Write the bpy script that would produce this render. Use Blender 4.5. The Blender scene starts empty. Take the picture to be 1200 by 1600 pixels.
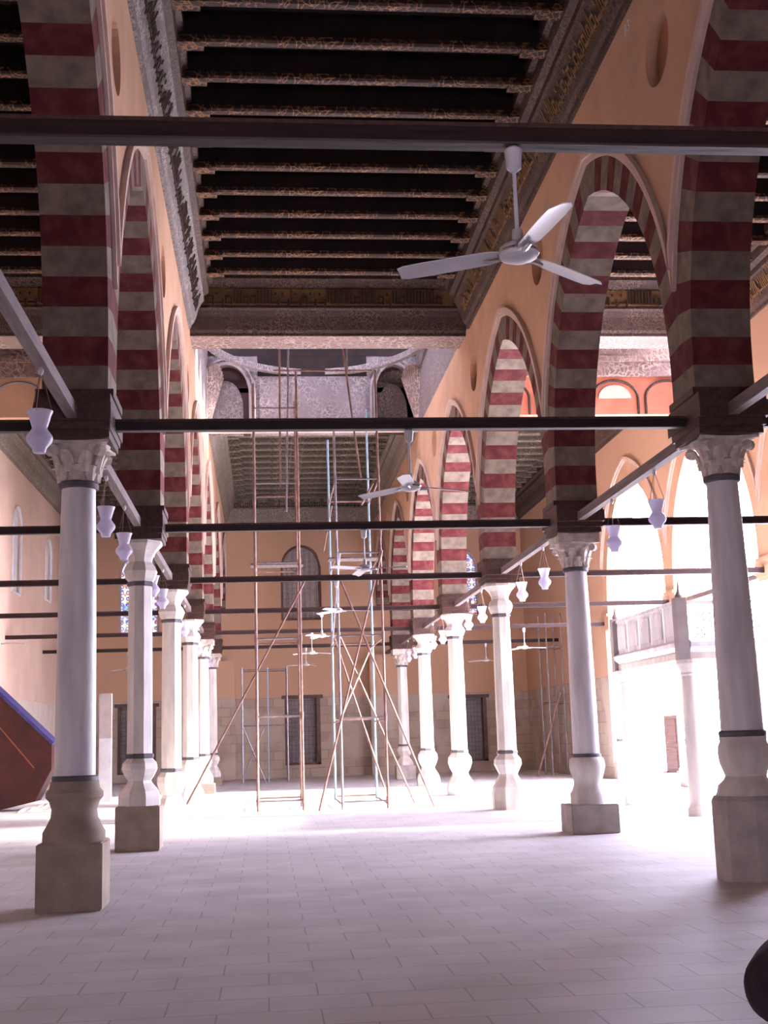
import bpy, bmesh, math, random
from math import sin, cos, pi, sqrt, atan2, radians
from mathutils import Vector, Matrix
random.seed(7)
scene = bpy.context.scene
COL = scene.collection

# ---------------------------------------------------------------- camera
cam_d = bpy.data.cameras.new('camera'); cam = bpy.data.objects.new('camera', cam_d); COL.objects.link(cam)
R_ = Vector((0.9951030, -0.0939893, -0.0305935)); U_ = Vector((0.0132234, -0.1801447, 0.9835512)); F_ = Vector((0.0979546, 0.9791394, 0.1780197))
cam.matrix_world = Matrix(((R_.x, U_.x, -F_.x, 0), (R_.y, U_.y, -F_.y, 0), (R_.z, U_.z, -F_.z, 1.6), (0, 0, 0, 1)))
cam_d.sensor_fit = 'HORIZONTAL'; cam_d.sensor_width = 36; cam_d.lens = 1926.5 * 36 / 1200
cam_d.clip_end = 500
scene.camera = cam
# ---------------------------------------------------------------- light
w = bpy.data.worlds.new('world'); scene.world = w; w.use_nodes = True
bg = w.node_tree.nodes['Background']; bg.inputs[0].default_value = (0.76, 0.75, 1.0, 1); bg.inputs[1].default_value = 23.0
sd = bpy.data.lights.new('sun', 'SUN'); sd.energy = 20; sd.angle = radians(7); sd.color = (1.0, 0.93, 0.86)
so = bpy.data.objects.new('sun', sd); COL.objects.link(so)
so.rotation_euler = Vector((-0.90, 0.06, -0.46)).to_track_quat('-Z', 'Y').to_euler()
def portal(loc, sx, sy, direction):
    d = bpy.data.lights.new('sky_portal', 'AREA'); d.shape = 'RECTANGLE'; d.size = sx; d.size_y = sy
    d.cycles.is_portal = True
    o = bpy.data.objects.new('sky_portal', d); COL.objects.link(o); o.location = loc
    o.rotation_euler = Vector(direction).to_track_quat('-Z', 'Y').to_euler()
portal((11.9, 29.4, 4.7), 9.4, 20.0, (-1, 0, 0))
portal((1.65, -6.45, 1.25), 2.1, 2.5, (0, 1, 0))  # covers the invented doorway behind the camera
scene.view_settings.view_transform = 'Standard'; scene.view_settings.look = 'None'
scene.view_settings.gamma = 1; scene.view_settings.use_curve_mapping = False
scene.view_settings.exposure = 0.5

# ---------------------------------------------------------------- materials
def _new(name):
    m = bpy.data.materials.new(name); m.use_nodes = True
    nt = m.node_tree; b = nt.nodes['Principled BSDF']
    return m, nt, b
def mat(name, c1, c2=None, scale=3.0, rough=0.8, bump=0.15, metal=0, detail=6, stretch=(1, 1, 1), lo=.35, hi=.65, spec=.3):
    m, nt, b = _new(name); N = nt.nodes; L = nt.links
    b.inputs['Roughness'].default_value = rough; b.inputs['Metallic'].default_value = metal
    b.inputs['Specular IOR Level'].default_value = spec
    c2 = c2 or tuple(x * .8 for x in c1)
    tc = N.new('ShaderNodeTexCoord'); mp = N.new('ShaderNodeMapping'); mp.inputs['Scale'].default_value = stretch
    L.new(tc.outputs['Object'], mp.inputs[0])
    n = N.new('ShaderNodeTexNoise'); n.inputs['Scale'].default_value = scale; n.inputs['Detail'].default_value = detail
    L.new(mp.outputs[0], n.inputs[0])
    r = N.new('ShaderNodeValToRGB'); r.color_ramp.elements[0].position = lo; r.color_ramp.elements[1].position = hi
    r.color_ramp.elements[0].color = (*c1, 1); r.color_ramp.elements[1].color = (*c2, 1)
    L.new(n.outputs[0], r.inputs[0]); L.new(r.outputs[0], b.inputs['Base Color'])
    if bump:
        bp = N.new('ShaderNodeBump'); bp.inputs['Strength'].default_value = bump; bp.inputs['Distance'].default_value = .03
        L.new(n.outputs[0], bp.inputs['Height']); L.new(bp.outputs[0], b.inputs['Normal'])
    return m
def brick_mat(name, c1, c2, mortar, bw, rh, plane='XY', rough=.7, ms=.012, bump=.3, spec=.3, off=.5):
    m, nt, b = _new(name); N = nt.nodes; L = nt.links
    tc = N.new('ShaderNodeTexCoord'); sp = N.new('ShaderNodeSeparateXYZ'); cb = N.new('ShaderNodeCombineXYZ')
    L.new(tc.outputs['Object'], sp.inputs[0])
    L.new(sp.outputs[plane[0]], cb.inputs[0]); L.new(sp.outputs[plane[1]], cb.inputs[1])
    br = N.new('ShaderNodeTexBrick'); br.inputs['Scale'].default_value = 1; br.inputs['Brick Width'].default_value = bw
    br.inputs['Row Height'].default_value = rh; br.inputs['Mortar Size'].default_value = ms; br.offset = off
    br.inputs['Color1'].default_value = (*c1, 1); br.inputs['Color2'].default_value = (*c2, 1); br.inputs['Mortar'].default_value = (*mortar, 1)
    L.new(cb.outputs[0], br.inputs[0])
    n = N.new('ShaderNodeTexNoise'); n.inputs['Scale'].default_value = 1.3; n.inputs['Detail'].default_value = 8
    L.new(tc.outputs['Object'], n.inputs[0])
    mx = N.new('ShaderNodeMix'); mx.data_type = 'RGBA'; mx.blend_type = 'MULTIPLY'; mx.inputs[0].default_value = .8
    r = N.new('ShaderNodeValToRGB'); r.color_ramp.elements[0].position = .3; r.color_ramp.elements[1].position = .7
    r.color_ramp.elements[0].color = (.75, .75, .75, 1); r.color_ramp.elements[1].color = (1, 1, 1, 1)
    L.new(n.outputs[0], r.inputs[0]); L.new(br.outputs[0], mx.inputs[6]); L.new(r.outputs[0], mx.inputs[7])
    L.new(mx.outputs[2], b.inputs['Base Color'])
    b.inputs['Roughness'].default_value = rough; b.inputs['Specular IOR Level'].default_value = spec
    bp = N.new('ShaderNodeBump'); bp.inputs['Strength'].default_value = bump; bp.inputs['Distance'].default_value = .01; bp.invert = True
    L.new(br.outputs[1], bp.inputs['Height']); L.new(bp.outputs[0], b.inputs['Normal'])
    return m
def carved_mat(name, dark, mid, light, scale=6.0, rough=.65, stretch=(1, 1, 1)):
    """painted and carved wood: voronoi arabesques over noise"""
    m, nt, b = _new(name); N = nt.nodes; L = nt.links
    tc = N.new('ShaderNodeTexCoord'); mp = N.new('ShaderNodeMapping'); mp.inputs['Scale'].default_value = stretch
    L.new(tc.outputs['Object'], mp.inputs[0])
    v = N.new('ShaderNodeTexVoronoi'); v.feature = 'DISTANCE_TO_EDGE'; v.inputs['Scale'].default_value = scale
    n0 = N.new('ShaderNodeTexNoise'); n0.inputs['Scale'].default_value = scale * .6; n0.inputs['Detail'].default_value = 3
    L.new(mp.outputs[0], n0.inputs[0])
    ad = N.new('ShaderNodeVectorMath'); ad.operation = 'MULTIPLY_ADD'; ad.inputs[1].default_value = (.35, .35, .35)
    L.new(n0.outputs[1], ad.inputs[0]); L.new(mp.outputs[0], ad.inputs[2]); L.new(ad.outputs[0], v.inputs[0])
    r = N.new('ShaderNodeValToRGB'); e = r.color_ramp.elements
    e[0].position = .02; e[0].color = (*light, 1); e[1].position = .16; e[1].color = (*dark, 1)
    x = e.new(.07); x.color = (*mid, 1)
    L.new(v.outputs[0], r.inputs[0])
    n = N.new('ShaderNodeTexNoise'); n.inputs['Scale'].default_value = 1.7; n.inputs['Detail'].default_value = 7
    L.new(tc.outputs['Object'], n.inputs[0])
    mx = N.new('ShaderNodeMix'); mx.data_type = 'RGBA'
    r2 = N.new('ShaderNodeValToRGB'); r2.color_ramp.elements[0].position = .4; r2.color_ramp.elements[1].position = .65
    L.new(n.outputs[0], r2.inputs[0]); L.new(r2.outputs[0], mx.inputs[0])
    L.new(r.outputs[0], mx.inputs[6]); mx.inputs[7].default_value = (*[a * .6 + c * .4 for a, c in zip(dark, mid)], 1)
    L.new(mx.outputs[2], b.inputs['Base Color']); b.inputs['Roughness'].default_value = rough
    bp = N.new('ShaderNodeBump'); bp.inputs['Strength'].default_value = .4; bp.inputs['Distance'].default_value = .03
    L.new(v.outputs[0], bp.inputs['Height']); L.new(bp.outputs[0], b.inputs['Normal'])
    return m
def dado_wall_mat():
    """pink plaster, with old bare masonry up to about 3.2 m"""
    m, nt, b = _new('plaster_over_masonry'); N = nt.nodes; L = nt.links
    tc = N.new('ShaderNodeTexCoord'); sp = N.new('ShaderNodeSeparateXYZ'); L.new(tc.outputs['Object'], sp.inputs[0])
    cb = N.new('ShaderNodeCombineXYZ'); L.new(sp.outputs['Z'], cb.inputs[1])
    s = N.new('ShaderNodeMath'); s.operation = 'ADD'; L.new(sp.outputs['X'], s.inputs[0]); L.new(sp.outputs['Y'], s.inputs[1]); L.new(s.outputs[0], cb.inputs[0])
    br = N.new('ShaderNodeTexBrick'); br.inputs['Scale'].default_value = 1; br.inputs['Brick Width'].default_value = .75; br.inputs['Row Height'].default_value = .36
    br.inputs['Mortar Size'].default_value = .015; br.inputs['Color1'].default_value = (.50, .40, .31, 1); br.inputs['Color2'].default_value = (.40, .30, .24, 1); br.inputs['Mortar'].default_value = (.32, .25, .2, 1)
    L.new(cb.outputs[0], br.inputs[0])
    n = N.new('ShaderNodeTexNoise'); n.inputs['Scale'].default_value = .9; n.inputs['Detail'].default_value = 8; L.new(tc.outputs['Object'], n.inputs[0])
    mx = N.new('ShaderNodeMix'); mx.data_type = 'RGBA'; r = N.new('ShaderNodeValToRGB')
    r.color_ramp.elements[0].position = .45; r.color_ramp.elements[1].position = .6
    L.new(n.outputs[0], r.inputs[0]); L.new(r.outputs[0], mx.inputs[0]); L.new(br.outputs[0], mx.inputs[6]); mx.inputs[7].default_value = (.52, .43, .35, 1)
    gt = N.new('ShaderNodeMath'); gt.operation = 'GREATER_THAN'; gt.inputs[1].default_value = 3.25; L.new(sp.outputs['Z'], gt.inputs[0])
    m2 = N.new('ShaderNodeMix'); m2.data_type = 'RGBA'; L.new(gt.outputs[0], m2.inputs[0]); L.new(mx.outputs[2], m2.inputs[6])
    n2 = N.new('ShaderNodeTexNoise'); n2.inputs['Scale'].default_value = .5; n2.inputs['Detail'].default_value = 5; L.new(tc.outputs['Object'], n2.inputs[0])
    r2 = N.new('ShaderNodeValToRGB'); r2.color_ramp.elements[0].color = (*PINK, 1); r2.color_ramp.elements[1].color = (*[x * .88 for x in PINK], 1)
    L.new(n2.outputs[0], r2.inputs[0]); L.new(r2.outputs[0], m2.inputs[7]); L.new(m2.outputs[2], b.inputs['Base Color'])
    b.inputs['Roughness'].default_value = .9
    bp = N.new('ShaderNodeBump'); bp.inputs['Strength'].default_value = .3; bp.inputs['Distance'].default_value = .02; L.new(n.outputs[0], bp.inputs['Height']); L.new(bp.outputs[0], b.inputs['Normal'])
    return m
PINK = (.62, .385, .25)
M = {}
M['floor'] = brick_mat('stone_floor_tiles', (.76, .72, .73), (.70, .66, .67), (.50, .46, .47), .62, .41, 'XY', .62, .006, .25, .3)
M['court'] = brick_mat('courtyard_paving', (.82, .80, .77), (.78, .75, .72), (.6, .57, .55), 1.2, .8, 'XY', .8)
M['plaster'] = mat('salmon_plaster', PINK, tuple(x * .86 for x in PINK), 1.2, .9, .12)
M['trim'] = mat('pale_plaster_molding', (.66, .50, .42), (.56, .41, .34), 3, .85, .1)
M['niche'] = mat('orange_niche_plaster', (.50, .24, .13), (.42, .19, .10), 2, .9, .1)
M['wall'] = dado_wall_mat()
M['leftwall'] = mat('cream_plaster', (.70, .50, .39), (.62, .43, .33), .8, .9, .1)
M['redplaster'] = mat('red_ochre_plaster', (.58, .22, .14), (.48, .17, .11), 2.5, .85, .1)
M['red'] = mat('red_ablaq_stone', (.095, .014, .016), (.165, .045, .038), 5, .85, .25, lo=.42, hi=.72)
M['cream'] = mat('cream_ablaq_stone', (.235, .185, .14), (.145, .113, .088), 5, .85, .25)
M['marble'] = mat('grey_veined_marble', (.84, .81, .80), (.60, .57, .60), 2.2, .45, .08, stretch=(2.5, 2.5, .35), spec=.5)
M['marble2'] = mat('cream_marble', (.80, .74, .67), (.62, .56, .51), 2.6, .5, .08, stretch=(2, 2, .5), spec=.5)
M['pedestal'] = mat('worn_limestone', (.40, .31, .24), (.30, .235, .185), 4, .85, .3)
M['greyped'] = mat('grey_limestone', (.54, .47, .43), (.40, .35, .32), 4, .85, .3)
M['capital'] = mat('carved_pale_stone', (.72, .63, .56), (.50, .42, .37), 9, .8, .5)
M['lead'] = mat('dark_lead_collar', (.09, .08, .09), (.14, .12, .13), 9, .6, .2)
M['beam'] = mat('dark_brown_timber', (.055, .025, .020), (.09, .045, .035), 3, .55, .15, stretch=(6, .6, 6))
M['beamX'] = mat('dark_brown_timber_cross', (.018, .008, .009), (.035, .016, .015), 3, .5, .15, stretch=(.6, 6, 6))
M['tie'] = mat('grey_brown_tie_timber', (.20, .155, .15), (.13, .095, .095), 3, .6, .15, stretch=(6, .6, 6))
M['ceil'] = mat('dark_ceiling_board', (.010, .005, .005), (.022, .010, .008), 3, .7, .2)
M['cbeam'] = carved_mat('painted_bounce_lit_beam', (.018, .007, .004), (.07, .026, .011), (.40, .19, .07), 7)  # light orange puts floor bounce into the colour of the painted beam edges
M['cornice'] = carved_mat('carved_brown_cornice', (.03, .014, .010), (.075, .038, .026), (.15, .09, .055), 11)
M['cornice_grey'] = carved_mat('painted_grey_cornice', (.13, .105, .10), (.22, .19, .18), (.34, .30, .28), 9)
M['frieze'] = carved_mat('painted_frieze', (.20, .12, .10), (.36, .27, .24), (.50, .42, .38), 7)
M['greypaint'] = carved_mat('grey_painted_panel', (.17, .125, .125), (.25, .205, .20), (.36, .31, .31), 7)
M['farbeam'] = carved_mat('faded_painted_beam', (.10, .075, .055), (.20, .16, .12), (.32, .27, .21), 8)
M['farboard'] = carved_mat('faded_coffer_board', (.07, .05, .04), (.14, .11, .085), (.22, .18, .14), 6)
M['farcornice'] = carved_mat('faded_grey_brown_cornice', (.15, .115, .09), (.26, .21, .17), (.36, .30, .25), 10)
M['ink'] = mat('gilded_letter_wood', (.26, .15, .065), (.17, .09, .04), 6, .5, .1)
M['inkdark'] = mat('dark_letter_wood', (.035, .02, .015), (.06, .03, .02), 6, .6, .1)
M['fan'] = mat('off_white_enamel', (.70, .68, .70), (.64, .62, .65), 3, .35, 0, spec=.5)
M['chrome'] = mat('chrome', (.8, .8, .8), (.7, .7, .7), 3, .15, 0, metal=1)
M['rust'] = mat('rusty_steel_tube', (.20, .105, .085), (.30, .19, .16), 6, .55, .1, metal=.3)
M['steel'] = mat('galvanised_steel_tube', (.32, .31, .34), (.22, .19, .20), 6, .4, .1, metal=.5)
M['blue'] = mat('blue_painted_tube', (.20, .34, .46), (.32, .40, .45), 6, .5, .1)
M['darkred'] = mat('dark_red_wood', (.075, .018, .014), (.045, .012, .012), 2, .5, .15)
M['bluetrim'] = mat('blue_painted_edge', (.06, .06, .20), (.05, .04, .14), 5, .5, 0)
M['orange'] = mat('orange_seam', (.30, .08, .03), (.22, .06, .03), 5, .6, 0)
M['sheet'] = mat('white_plastic_sheet', (.72, .70, .70), (.62, .60, .62), 5, .35, .3, spec=.5)
M['doorwood'] = mat('brown_shutter_wood', (.10, .055, .05), (.15, .09, .075), 4, .6, .15)
M['grille'] = mat('grey_iron_grille', (.16, .14, .15), (.24, .21, .22), 6, .6, .1)
M['recess'] = mat('grey_blocked_window', (.36, .31, .30), (.28, .24, .24), 3, .8, .2)
M['stucco'] = mat('stucco_window_tracery', (.50, .43, .40), (.42, .36, .34), 5, .9, .1)
M['lead_bundle'] = mat('dark_brown_cloth', (.035, .02, .03), (.06, .035, .045), 8, .95, .3)
def glass_mat():
    m, nt, b = _new('milky_lamp_glass'); N = nt.nodes; L = nt.links
    b.inputs['Base Color'].default_value = (.88, .86, .92, 1); b.inputs['Roughness'].default_value = .15; b.inputs['Specular IOR Level'].default_value = .8
    t = N.new('ShaderNodeBsdfTranslucent'); t.inputs[0].default_value = (.9, .88, .97, 1)
    x = N.new('ShaderNodeMixShader'); x.inputs[0].default_value = .6
    L.new(b.outputs[0], x.inputs[1]); L.new(t.outputs[0], x.inputs[2]); L.new(x.outputs[0], N['Material Output'].inputs[0])
    return m
M['glass'] = glass_mat()
def stained_mat():
    m, nt, b = _new('coloured_window_glass'); N = nt.nodes; L = nt.links
    tc = N.new('ShaderNodeTexCoord'); v = N.new('ShaderNodeTexVoronoi'); v.inputs['Scale'].default_value = 11
    L.new(tc.outputs['Object'], v.inputs[0])
    sp = N.new('ShaderNodeSeparateColor'); L.new(v.outputs['Color'], sp.inputs[0])
    r = N.new('ShaderNodeValToRGB'); r.color_ramp.interpolation = 'CONSTANT'; e = r.color_ramp.elements
    e[0].position = 0; e[0].color = (.75, .78, .95, 1); e[1].position = .35; e[1].color = (.15, .2, .6, 1)
    for p_, c in ((.5, (.8, .25, .12)), (.62, (.85, .85, .9)), (.8, (.8, .6, .2)), (.9, (.15, .4, .3))):
        x = e.new(p_); x.color = (*c, 1)
    L.new(sp.outputs[0], r.inputs[0]); L.new(r.outputs[0], b.inputs['Base Color'])
    b.inputs['Transmission Weight'].default_value = .22; b.inputs['Roughness'].default_value = .5; b.inputs['IOR'].default_value = 1.1
    return m
M['stained'] = stained_mat()

# ---------------------------------------------------------------- helpers
def obj(name, bm, m, parent=None, loc=None, smooth=False):
    me = bpy.data.meshes.new(name)
    bmesh.ops.recalc_face_normals(bm, faces=bm.faces)
    bm.to_mesh(me); bm.free()
    for x in (m if isinstance(m, (list, tuple)) else [m]): me.materials.append(x)
    if smooth:
        for p in me.polygons: p.use_smooth = True
        try: me.set_sharp_from_angle(angle=radians(38))
        except Exception: pass
    o = bpy.data.objects.new(name, me); COL.objects.link(o)
    if parent: o.parent = parent
    if loc: o.location = loc
    return o
def tag(o, label, cat, group=None, kind=None):
    o['label'] = label; o['category'] = cat
    if group: o['group'] = group
    if kind: o['kind'] = kind
    return o
def struct(o):
    o['kind'] = 'structure'; return o
def thing(name, label, cat, loc=(0, 0, 0), rz=0, group=None):
    o = bpy.data.objects.new(name, None); COL.objects.link(o); o.empty_display_size = .2
    o.location = loc; o.rotation_euler = (0, 0, rz); return tag(o, label, cat, group)
def dup(root, loc, label, group=None, rz=None):
    r = root.copy(); COL.objects.link(r); r.location = loc; r['label'] = label
    if rz is not None: r.rotation_euler = (0, 0, rz)
    if group: r['group'] = group
    for ch in list(root.children):
        c = ch.copy(); COL.objects.link(c); c.parent = r
        for g in ch.children:
            d = g.copy(); COL.objects.link(d); d.parent = c
    return r
def box(bm, x0, x1, y0, y1, z0, z1, mi=0):
    vs = [bm.verts.new(p) for p in ((x0, y0, z0), (x1, y0, z0), (x1, y1, z0), (x0, y1, z0), (x0, y0, z1), (x1, y0, z1), (x1, y1, z1), (x0, y1, z1))]
    for f in ((0, 1, 2, 3), (4, 5, 6, 7), (0, 1, 5, 4), (1, 2, 6, 5), (2, 3, 7, 6), (3, 0, 4, 7)):
        bm.faces.new([vs[i] for i in f]).material_index = mi
def prism(bm, poly, a0, a1, axis='X', mi=0):
    """poly: points in the plane across axis, extruded a0..a1"""
    def P(p, a):
        return {'X': (a, p[0], p[1]), 'Y': (p[0], a, p[1]), 'Z': (p[0], p[1], a)}[axis]
    A = [bm.verts.new(P(p, a0)) for p in poly]; B = [bm.verts.new(P(p, a1)) for p in poly]
    bm.faces.new(A).material_index = mi; bm.faces.new(B[::-1]).material_index = mi
    n = len(poly)
    for i in range(n): bm.faces.new((A[i], A[(i + 1) % n], B[(i + 1) % n], B[i])).material_index = mi
def lathe(bm, prof, n=24, c=(0, 0), rot=0, square=False, mi=0):
    rings = []
    for r, z in prof:
        ring = []
        for i in range(n):
            a = rot + 2 * pi * i / n
            ring.append(bm.verts.new((c[0] + r * cos(a), c[1] + r * sin(a), z)))
        rings.append(ring)
    for A, B in zip(rings, rings[1:]):
        for i in range(n): bm.faces.new((A[i], A[(i + 1) % n], B[(i + 1) % n], B[i])).material_index = mi
    bm.faces.new(rings[0][::-1]).material_index = mi; bm.faces.new(rings[-1]).material_index = mi
def tube(bm, p0, p1, r, n=8, r1=None):
    p0 = Vector(p0); p1 = Vector(p1); d = (p1 - p0)
    if d.length < 1e-6: return
    q = d.to_track_quat('Z', 'Y'); r1 = r if r1 is None else r1
    A = []; B = []
    for i in range(n):
        a = 2 * pi * i / n; v = Vector((cos(a), sin(a), 0))
        A.append(bm.verts.new(p0 + q @ (v * r))); B.append(bm.verts.new(p1 + q @ (v * r1)))
    bm.faces.new(A[::-1]); bm.faces.new(B)
    for i in range(n): bm.faces.new((A[i], A[(i + 1) % n], B[(i + 1) % n], B[i]))
def pathtube(bm, pts, r, n=8):
    for a, b in zip(pts, pts[1:]): tube(bm, a, b, r, n)
def ribbon(bm, rails):
    """rails: list of point lists (a closed section at each station)"""
    vs = [[bm.verts.new(p) for p in sec] for sec in rails]
    n = len(vs[0])
    for A, B in zip(vs, vs[1:]):
        for i in range(n): bm.faces.new((A[i], A[(i + 1) % n], B[(i + 1) % n], B[i]))
    bm.faces.new(vs[0][::-1]); bm.faces.new(vs[-1])

# ---------------------------------------------------------------- layout numbers (metres)
XL, XR, XC = -1.93, 5.07, 11.4         # the three arcades
Y0, S = 13.02, 6.566                   # first visible column row, bay length
T = .35                                # half thickness of an arcade wall
XW = -8.0                              # far left wall
YB = 51.8                              # back wall
ZT = 10.72                             # wall top / cornice foot
def yk(k): return Y0 + S * k
H2 = S / 2; AI = 2.92; ZS = 5.5; RI = 3.74; CC = RI - AI; RO = RI + .48
def z_ex(d):
    d = abs(d); return ZS + sqrt(max(RO * RO - (d + CC) ** 2, 0))

# ---------------------------------------------------------------- floor, ground, outer walls
bm = bmesh.new(); box(bm, XW - .4, XC + .4, -6.4, YB + .4, -.3, 0); struct(obj('floor', bm, M['floor']))
bm = bmesh.new(); box(bm, XC + .4, 75, -30, 110, -.4, -.06); o = obj('floor_courtyard', bm, M['court']); struct(o)
def wall_holes(bm, u0, u1, z0, z1, t0, t1, axis, holes, nseg=10):
    """wall across `axis` from t0 to t1; holes = (ua, ub, zlo, zhi, arch) ; arch = rise of a round/pointed head"""
    cuts = {u0, u1}
    for ua, ub, zl, zh, ar in holes:
        for i in range(nseg + 1): cuts.add(ua + (ub - ua) * i / nseg)
    cuts = sorted(cuts)
    def head(h, u):
        ua, ub, zl, zh, ar = h
        if not ar: return zh
        c = (ua + ub) / 2; r = (ub - ua) / 2; q = max(0, 1 - ((u - c) / r) ** 2); return zh - ar + ar * sqrt(q)
    for a, b in zip(cuts, cuts[1:]):
        m_ = (a + b) / 2; hs = sorted([h for h in holes if h[0] < m_ < h[1]], key=lambda h: h[2])
        lo = (z0, z0)
        for h in hs:
            if h[2] - max(lo) > 1e-4: prism(bm, [(a, lo[0]), (b, lo[1]), (b, h[2]), (a, h[2])], t0, t1, axis)
            lo = (head(h, a), head(h, b))
        prism(bm, [(a, lo[0]), (b, lo[1]), (b, z1), (a, z1)], t0, t1, axis)
WIN = [(.72, 2.42, 6.45, 9.65, .95), (7.45, 9.15, 6.45, 9.45, .9), (-6.0, -4.35, 5.9, 9.4, .9)]
NIC = [(.80, 2.27, .5, 3.22, 0), (7.75, 9.25, .42, 3.05, 0), (-6.0, -4.45, .34, 3.05, 0)]
bm = bmesh.new(); wall_holes(bm, XW - .4, XC + .4, 0, 12.2, YB, YB + .45, 'Y', WIN + NIC)
struct(obj('wall_back', bm, M['wall']))
bm = bmesh.new(); wall_holes(bm, XW - .4, XC + .4, 0, 12.2, -6.4, -6.0, 'Y', [(.6, 2.7, 0, 2.5, .6)]); struct(obj('wall_front', bm, M['plaster']))  # doorway behind the camera is invented to brighten the near column faces
LN = [(40.0, 41.4, 6.5, 9.35, .7), (46.0, 47.2, 6.9, 9.2, .6), (33.0, 34.2, 6.5, 9.35, .6)]
bm = bmesh.new(); wall_holes(bm, -6.4, YB + .4, 0, 12.2, XW - .12, XW, 'X', LN)
box(bm, XW - .4, XW - .12, -6.4, YB + .4, 0, 12.2)
struct(obj('wall_left', bm, M['leftwall']))
for a_, b_, c_, d_, e_ in LN[:3]:
    bm = bmesh.new(); pts = arched_outline(a_, b_, c_, d_, e_) if False else [(a_, c_), (b_, c_)] + [((a_ + b_) / 2 + (b_ - a_) / 2 * cos(pi * i / 14), d_ - e_ + e_ * sin(pi * i / 14)) for i in range(15)]
    prism(bm, pts, XW - .119, XW - .10, 'X')
    pts = pts + [pts[0]]
    for p, q in zip(pts, pts[1:]): tube(bm, (XW, p[0], p[1]), (XW, q[0], q[1]), .05, 6)
    struct(obj('trim_%d' % (3 + LN.index((a_, b_, c_, d_, e_))), bm, M['sheet']))
bm = bmesh.new(); box(bm, XW, XW + .05, -6, YB, 0, 3.1); struct(obj('baseboard_left', bm, mat('pale_dado', (.66, .56, .46), (.58, .49, .40), 1.5, .8, .1)))

# added block, out of view, put there to keep the sun off the near bays
bm = bmesh.new(); box(bm, 24, 36, -30, 20.5, -.1, 20); tag(obj('courtyard_sun_blocker', bm, M['court']), 'tall unseen block added outside the right edge to shade the near bays', 'sun blocker')
# windows of the back wall: pane + tracery, each a structure window with parts
def arched_outline(x0, x1, z0, z1, ar, n=14):
    c = (x0 + x1) / 2; r = (x1 - x0) / 2
    pts = [(x0, z0), (x1, z0)]
    for i in range(n + 1):
        a = pi * i / n; pts.append((c + r * cos(a), z1 - ar + ar * sin(a)))
    return pts
for i, (x0, x1, z0, z1, ar) in enumerate(WIN):
    root = bpy.data.objects.new('window_%d' % (i + 1), None); COL.objects.link(root); root.location = ((x0 + x1) / 2, YB, z0); root['kind'] = 'structure'
    off = root.location
    poly = [(p[0] - off.x, p[1] - off.z) for p in arched_outline(x0, x1, z0, z1, ar)]
    bm = bmesh.new(); prism(bm, poly, .30, .33, 'Y')
    obj('pane', bm, M['stained'] if i else M['recess'], root)
    bm = bmesh.new(); n = len(poly); inn = [(p[0] * .9, .5 * (z1 - z0) + (p[1] - .5 * (z1 - z0)) * .95) for p in poly]
    for q in range(n):
        a, b, c, d = poly[q], poly[(q + 1) % n], inn[(q + 1) % n], inn[q]
        vs = [bm.verts.new((p[0], y, p[1])) for y in (.05, .30) for p in (a, b, c, d)]
        for f in ((0, 1, 2, 3), (4, 5, 6, 7), (0, 1, 5, 4), (1, 2, 6, 5), (2, 3, 7, 6), (3, 0, 4, 7)): bm.faces.new([vs[k] for k in f])
    obj('window_frame', bm, M['doorwood'] if i == 0 else M['stucco'], root)
    bm = bmesh.new(); wdt = x1 - x0; hh = z1 - z0                       # pierced stucco: rings and bars
    random.seed(20 + i)
    nx, nz = (7, 14)
    for a in range(nx):
        for b in range(nz):
            cx = -wdt / 2 + (a + .5) * wdt / nx; cz = (b + .5) * hh / nz
            if cz > hh - ar and ((cx / (wdt / 2)) ** 2 + ((cz - (hh - ar)) / ar) ** 2) > .8: continue
            rr = .085 if (i == 0) else .07
            for s in range(6):
                a0 = pi * s / 3 + (.5 if (a + b) % 2 else 0); a1 = a0 + pi / 3
                tube(bm, (cx + rr * cos(a0), .27, cz + rr * sin(a0)), (cx + rr * cos(a1), .27, cz + rr * sin(a1)), .032 if i == 0 else .022, 4)
            if i == 0: tube(bm, (cx, .27, cz - .11), (cx, .27, cz + .11), .05, 4)
    obj('tracery', bm, M['stucco'], root)
for i, (x0, x1, z0, z1, ar) in enumerate(NIC):
    root = bpy.data.objects.new('window_%d' % (i + 4), None); COL.objects.link(root); root.location = ((x0 + x1) / 2, YB, z0); root['kind'] = 'structure'
    wd, hh = x1 - x0, z1 - z0
    bm = bmesh.new(); box(bm, -wd / 2, wd / 2, .34, .40, 0, hh); obj('shutter', bm, M['recess'], root)
    bm = bmesh.new()
    box(bm, -wd / 2 - .12, wd / 2 + .12, -.05, .12, hh - .02, hh + .12); box(bm, -wd / 2, -wd / 2 + .1, -.02, .3, 0, hh); box(bm, wd / 2 - .16, wd / 2, -.02, .3, 0, hh)
    box(bm, -wd / 2, wd / 2, -.02, .3, 0, .08)
    obj('window_frame', bm, M['doorwood'], root)
    bm = bmesh.new()
    for q in range(9): tube(bm, (-wd / 2 + .15 + q * (wd - .35) / 8, .22, .05), (-wd / 2 + .15 + q * (wd - .35) / 8, .22, hh - .05), .014, 6)
    for q in range(15): tube(bm, (-wd / 2 + .1, .22, .1 + q * (hh - .2) / 14), (wd / 2 - .15, .22, .1 + q * (hh - .2) / 14), .014, 6)
    obj('grille', bm, M['grille'], root)
# stepped stone pier standing against the back wall beside the left arcade
bm = bmesh.new(); box(bm, -2.28, -1.22, YB - .9, YB, 0, 4.78); box(bm, -2.28, -1.3, YB - 1.0, YB, 0, .5)
struct(obj('trim_1', bm, M['wall']))
bm = bmesh.new(); box(bm, 4.3, 5.42, YB - .9, YB, 0, 4.9); struct(obj('trim_2', bm, M['wall']))

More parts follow.
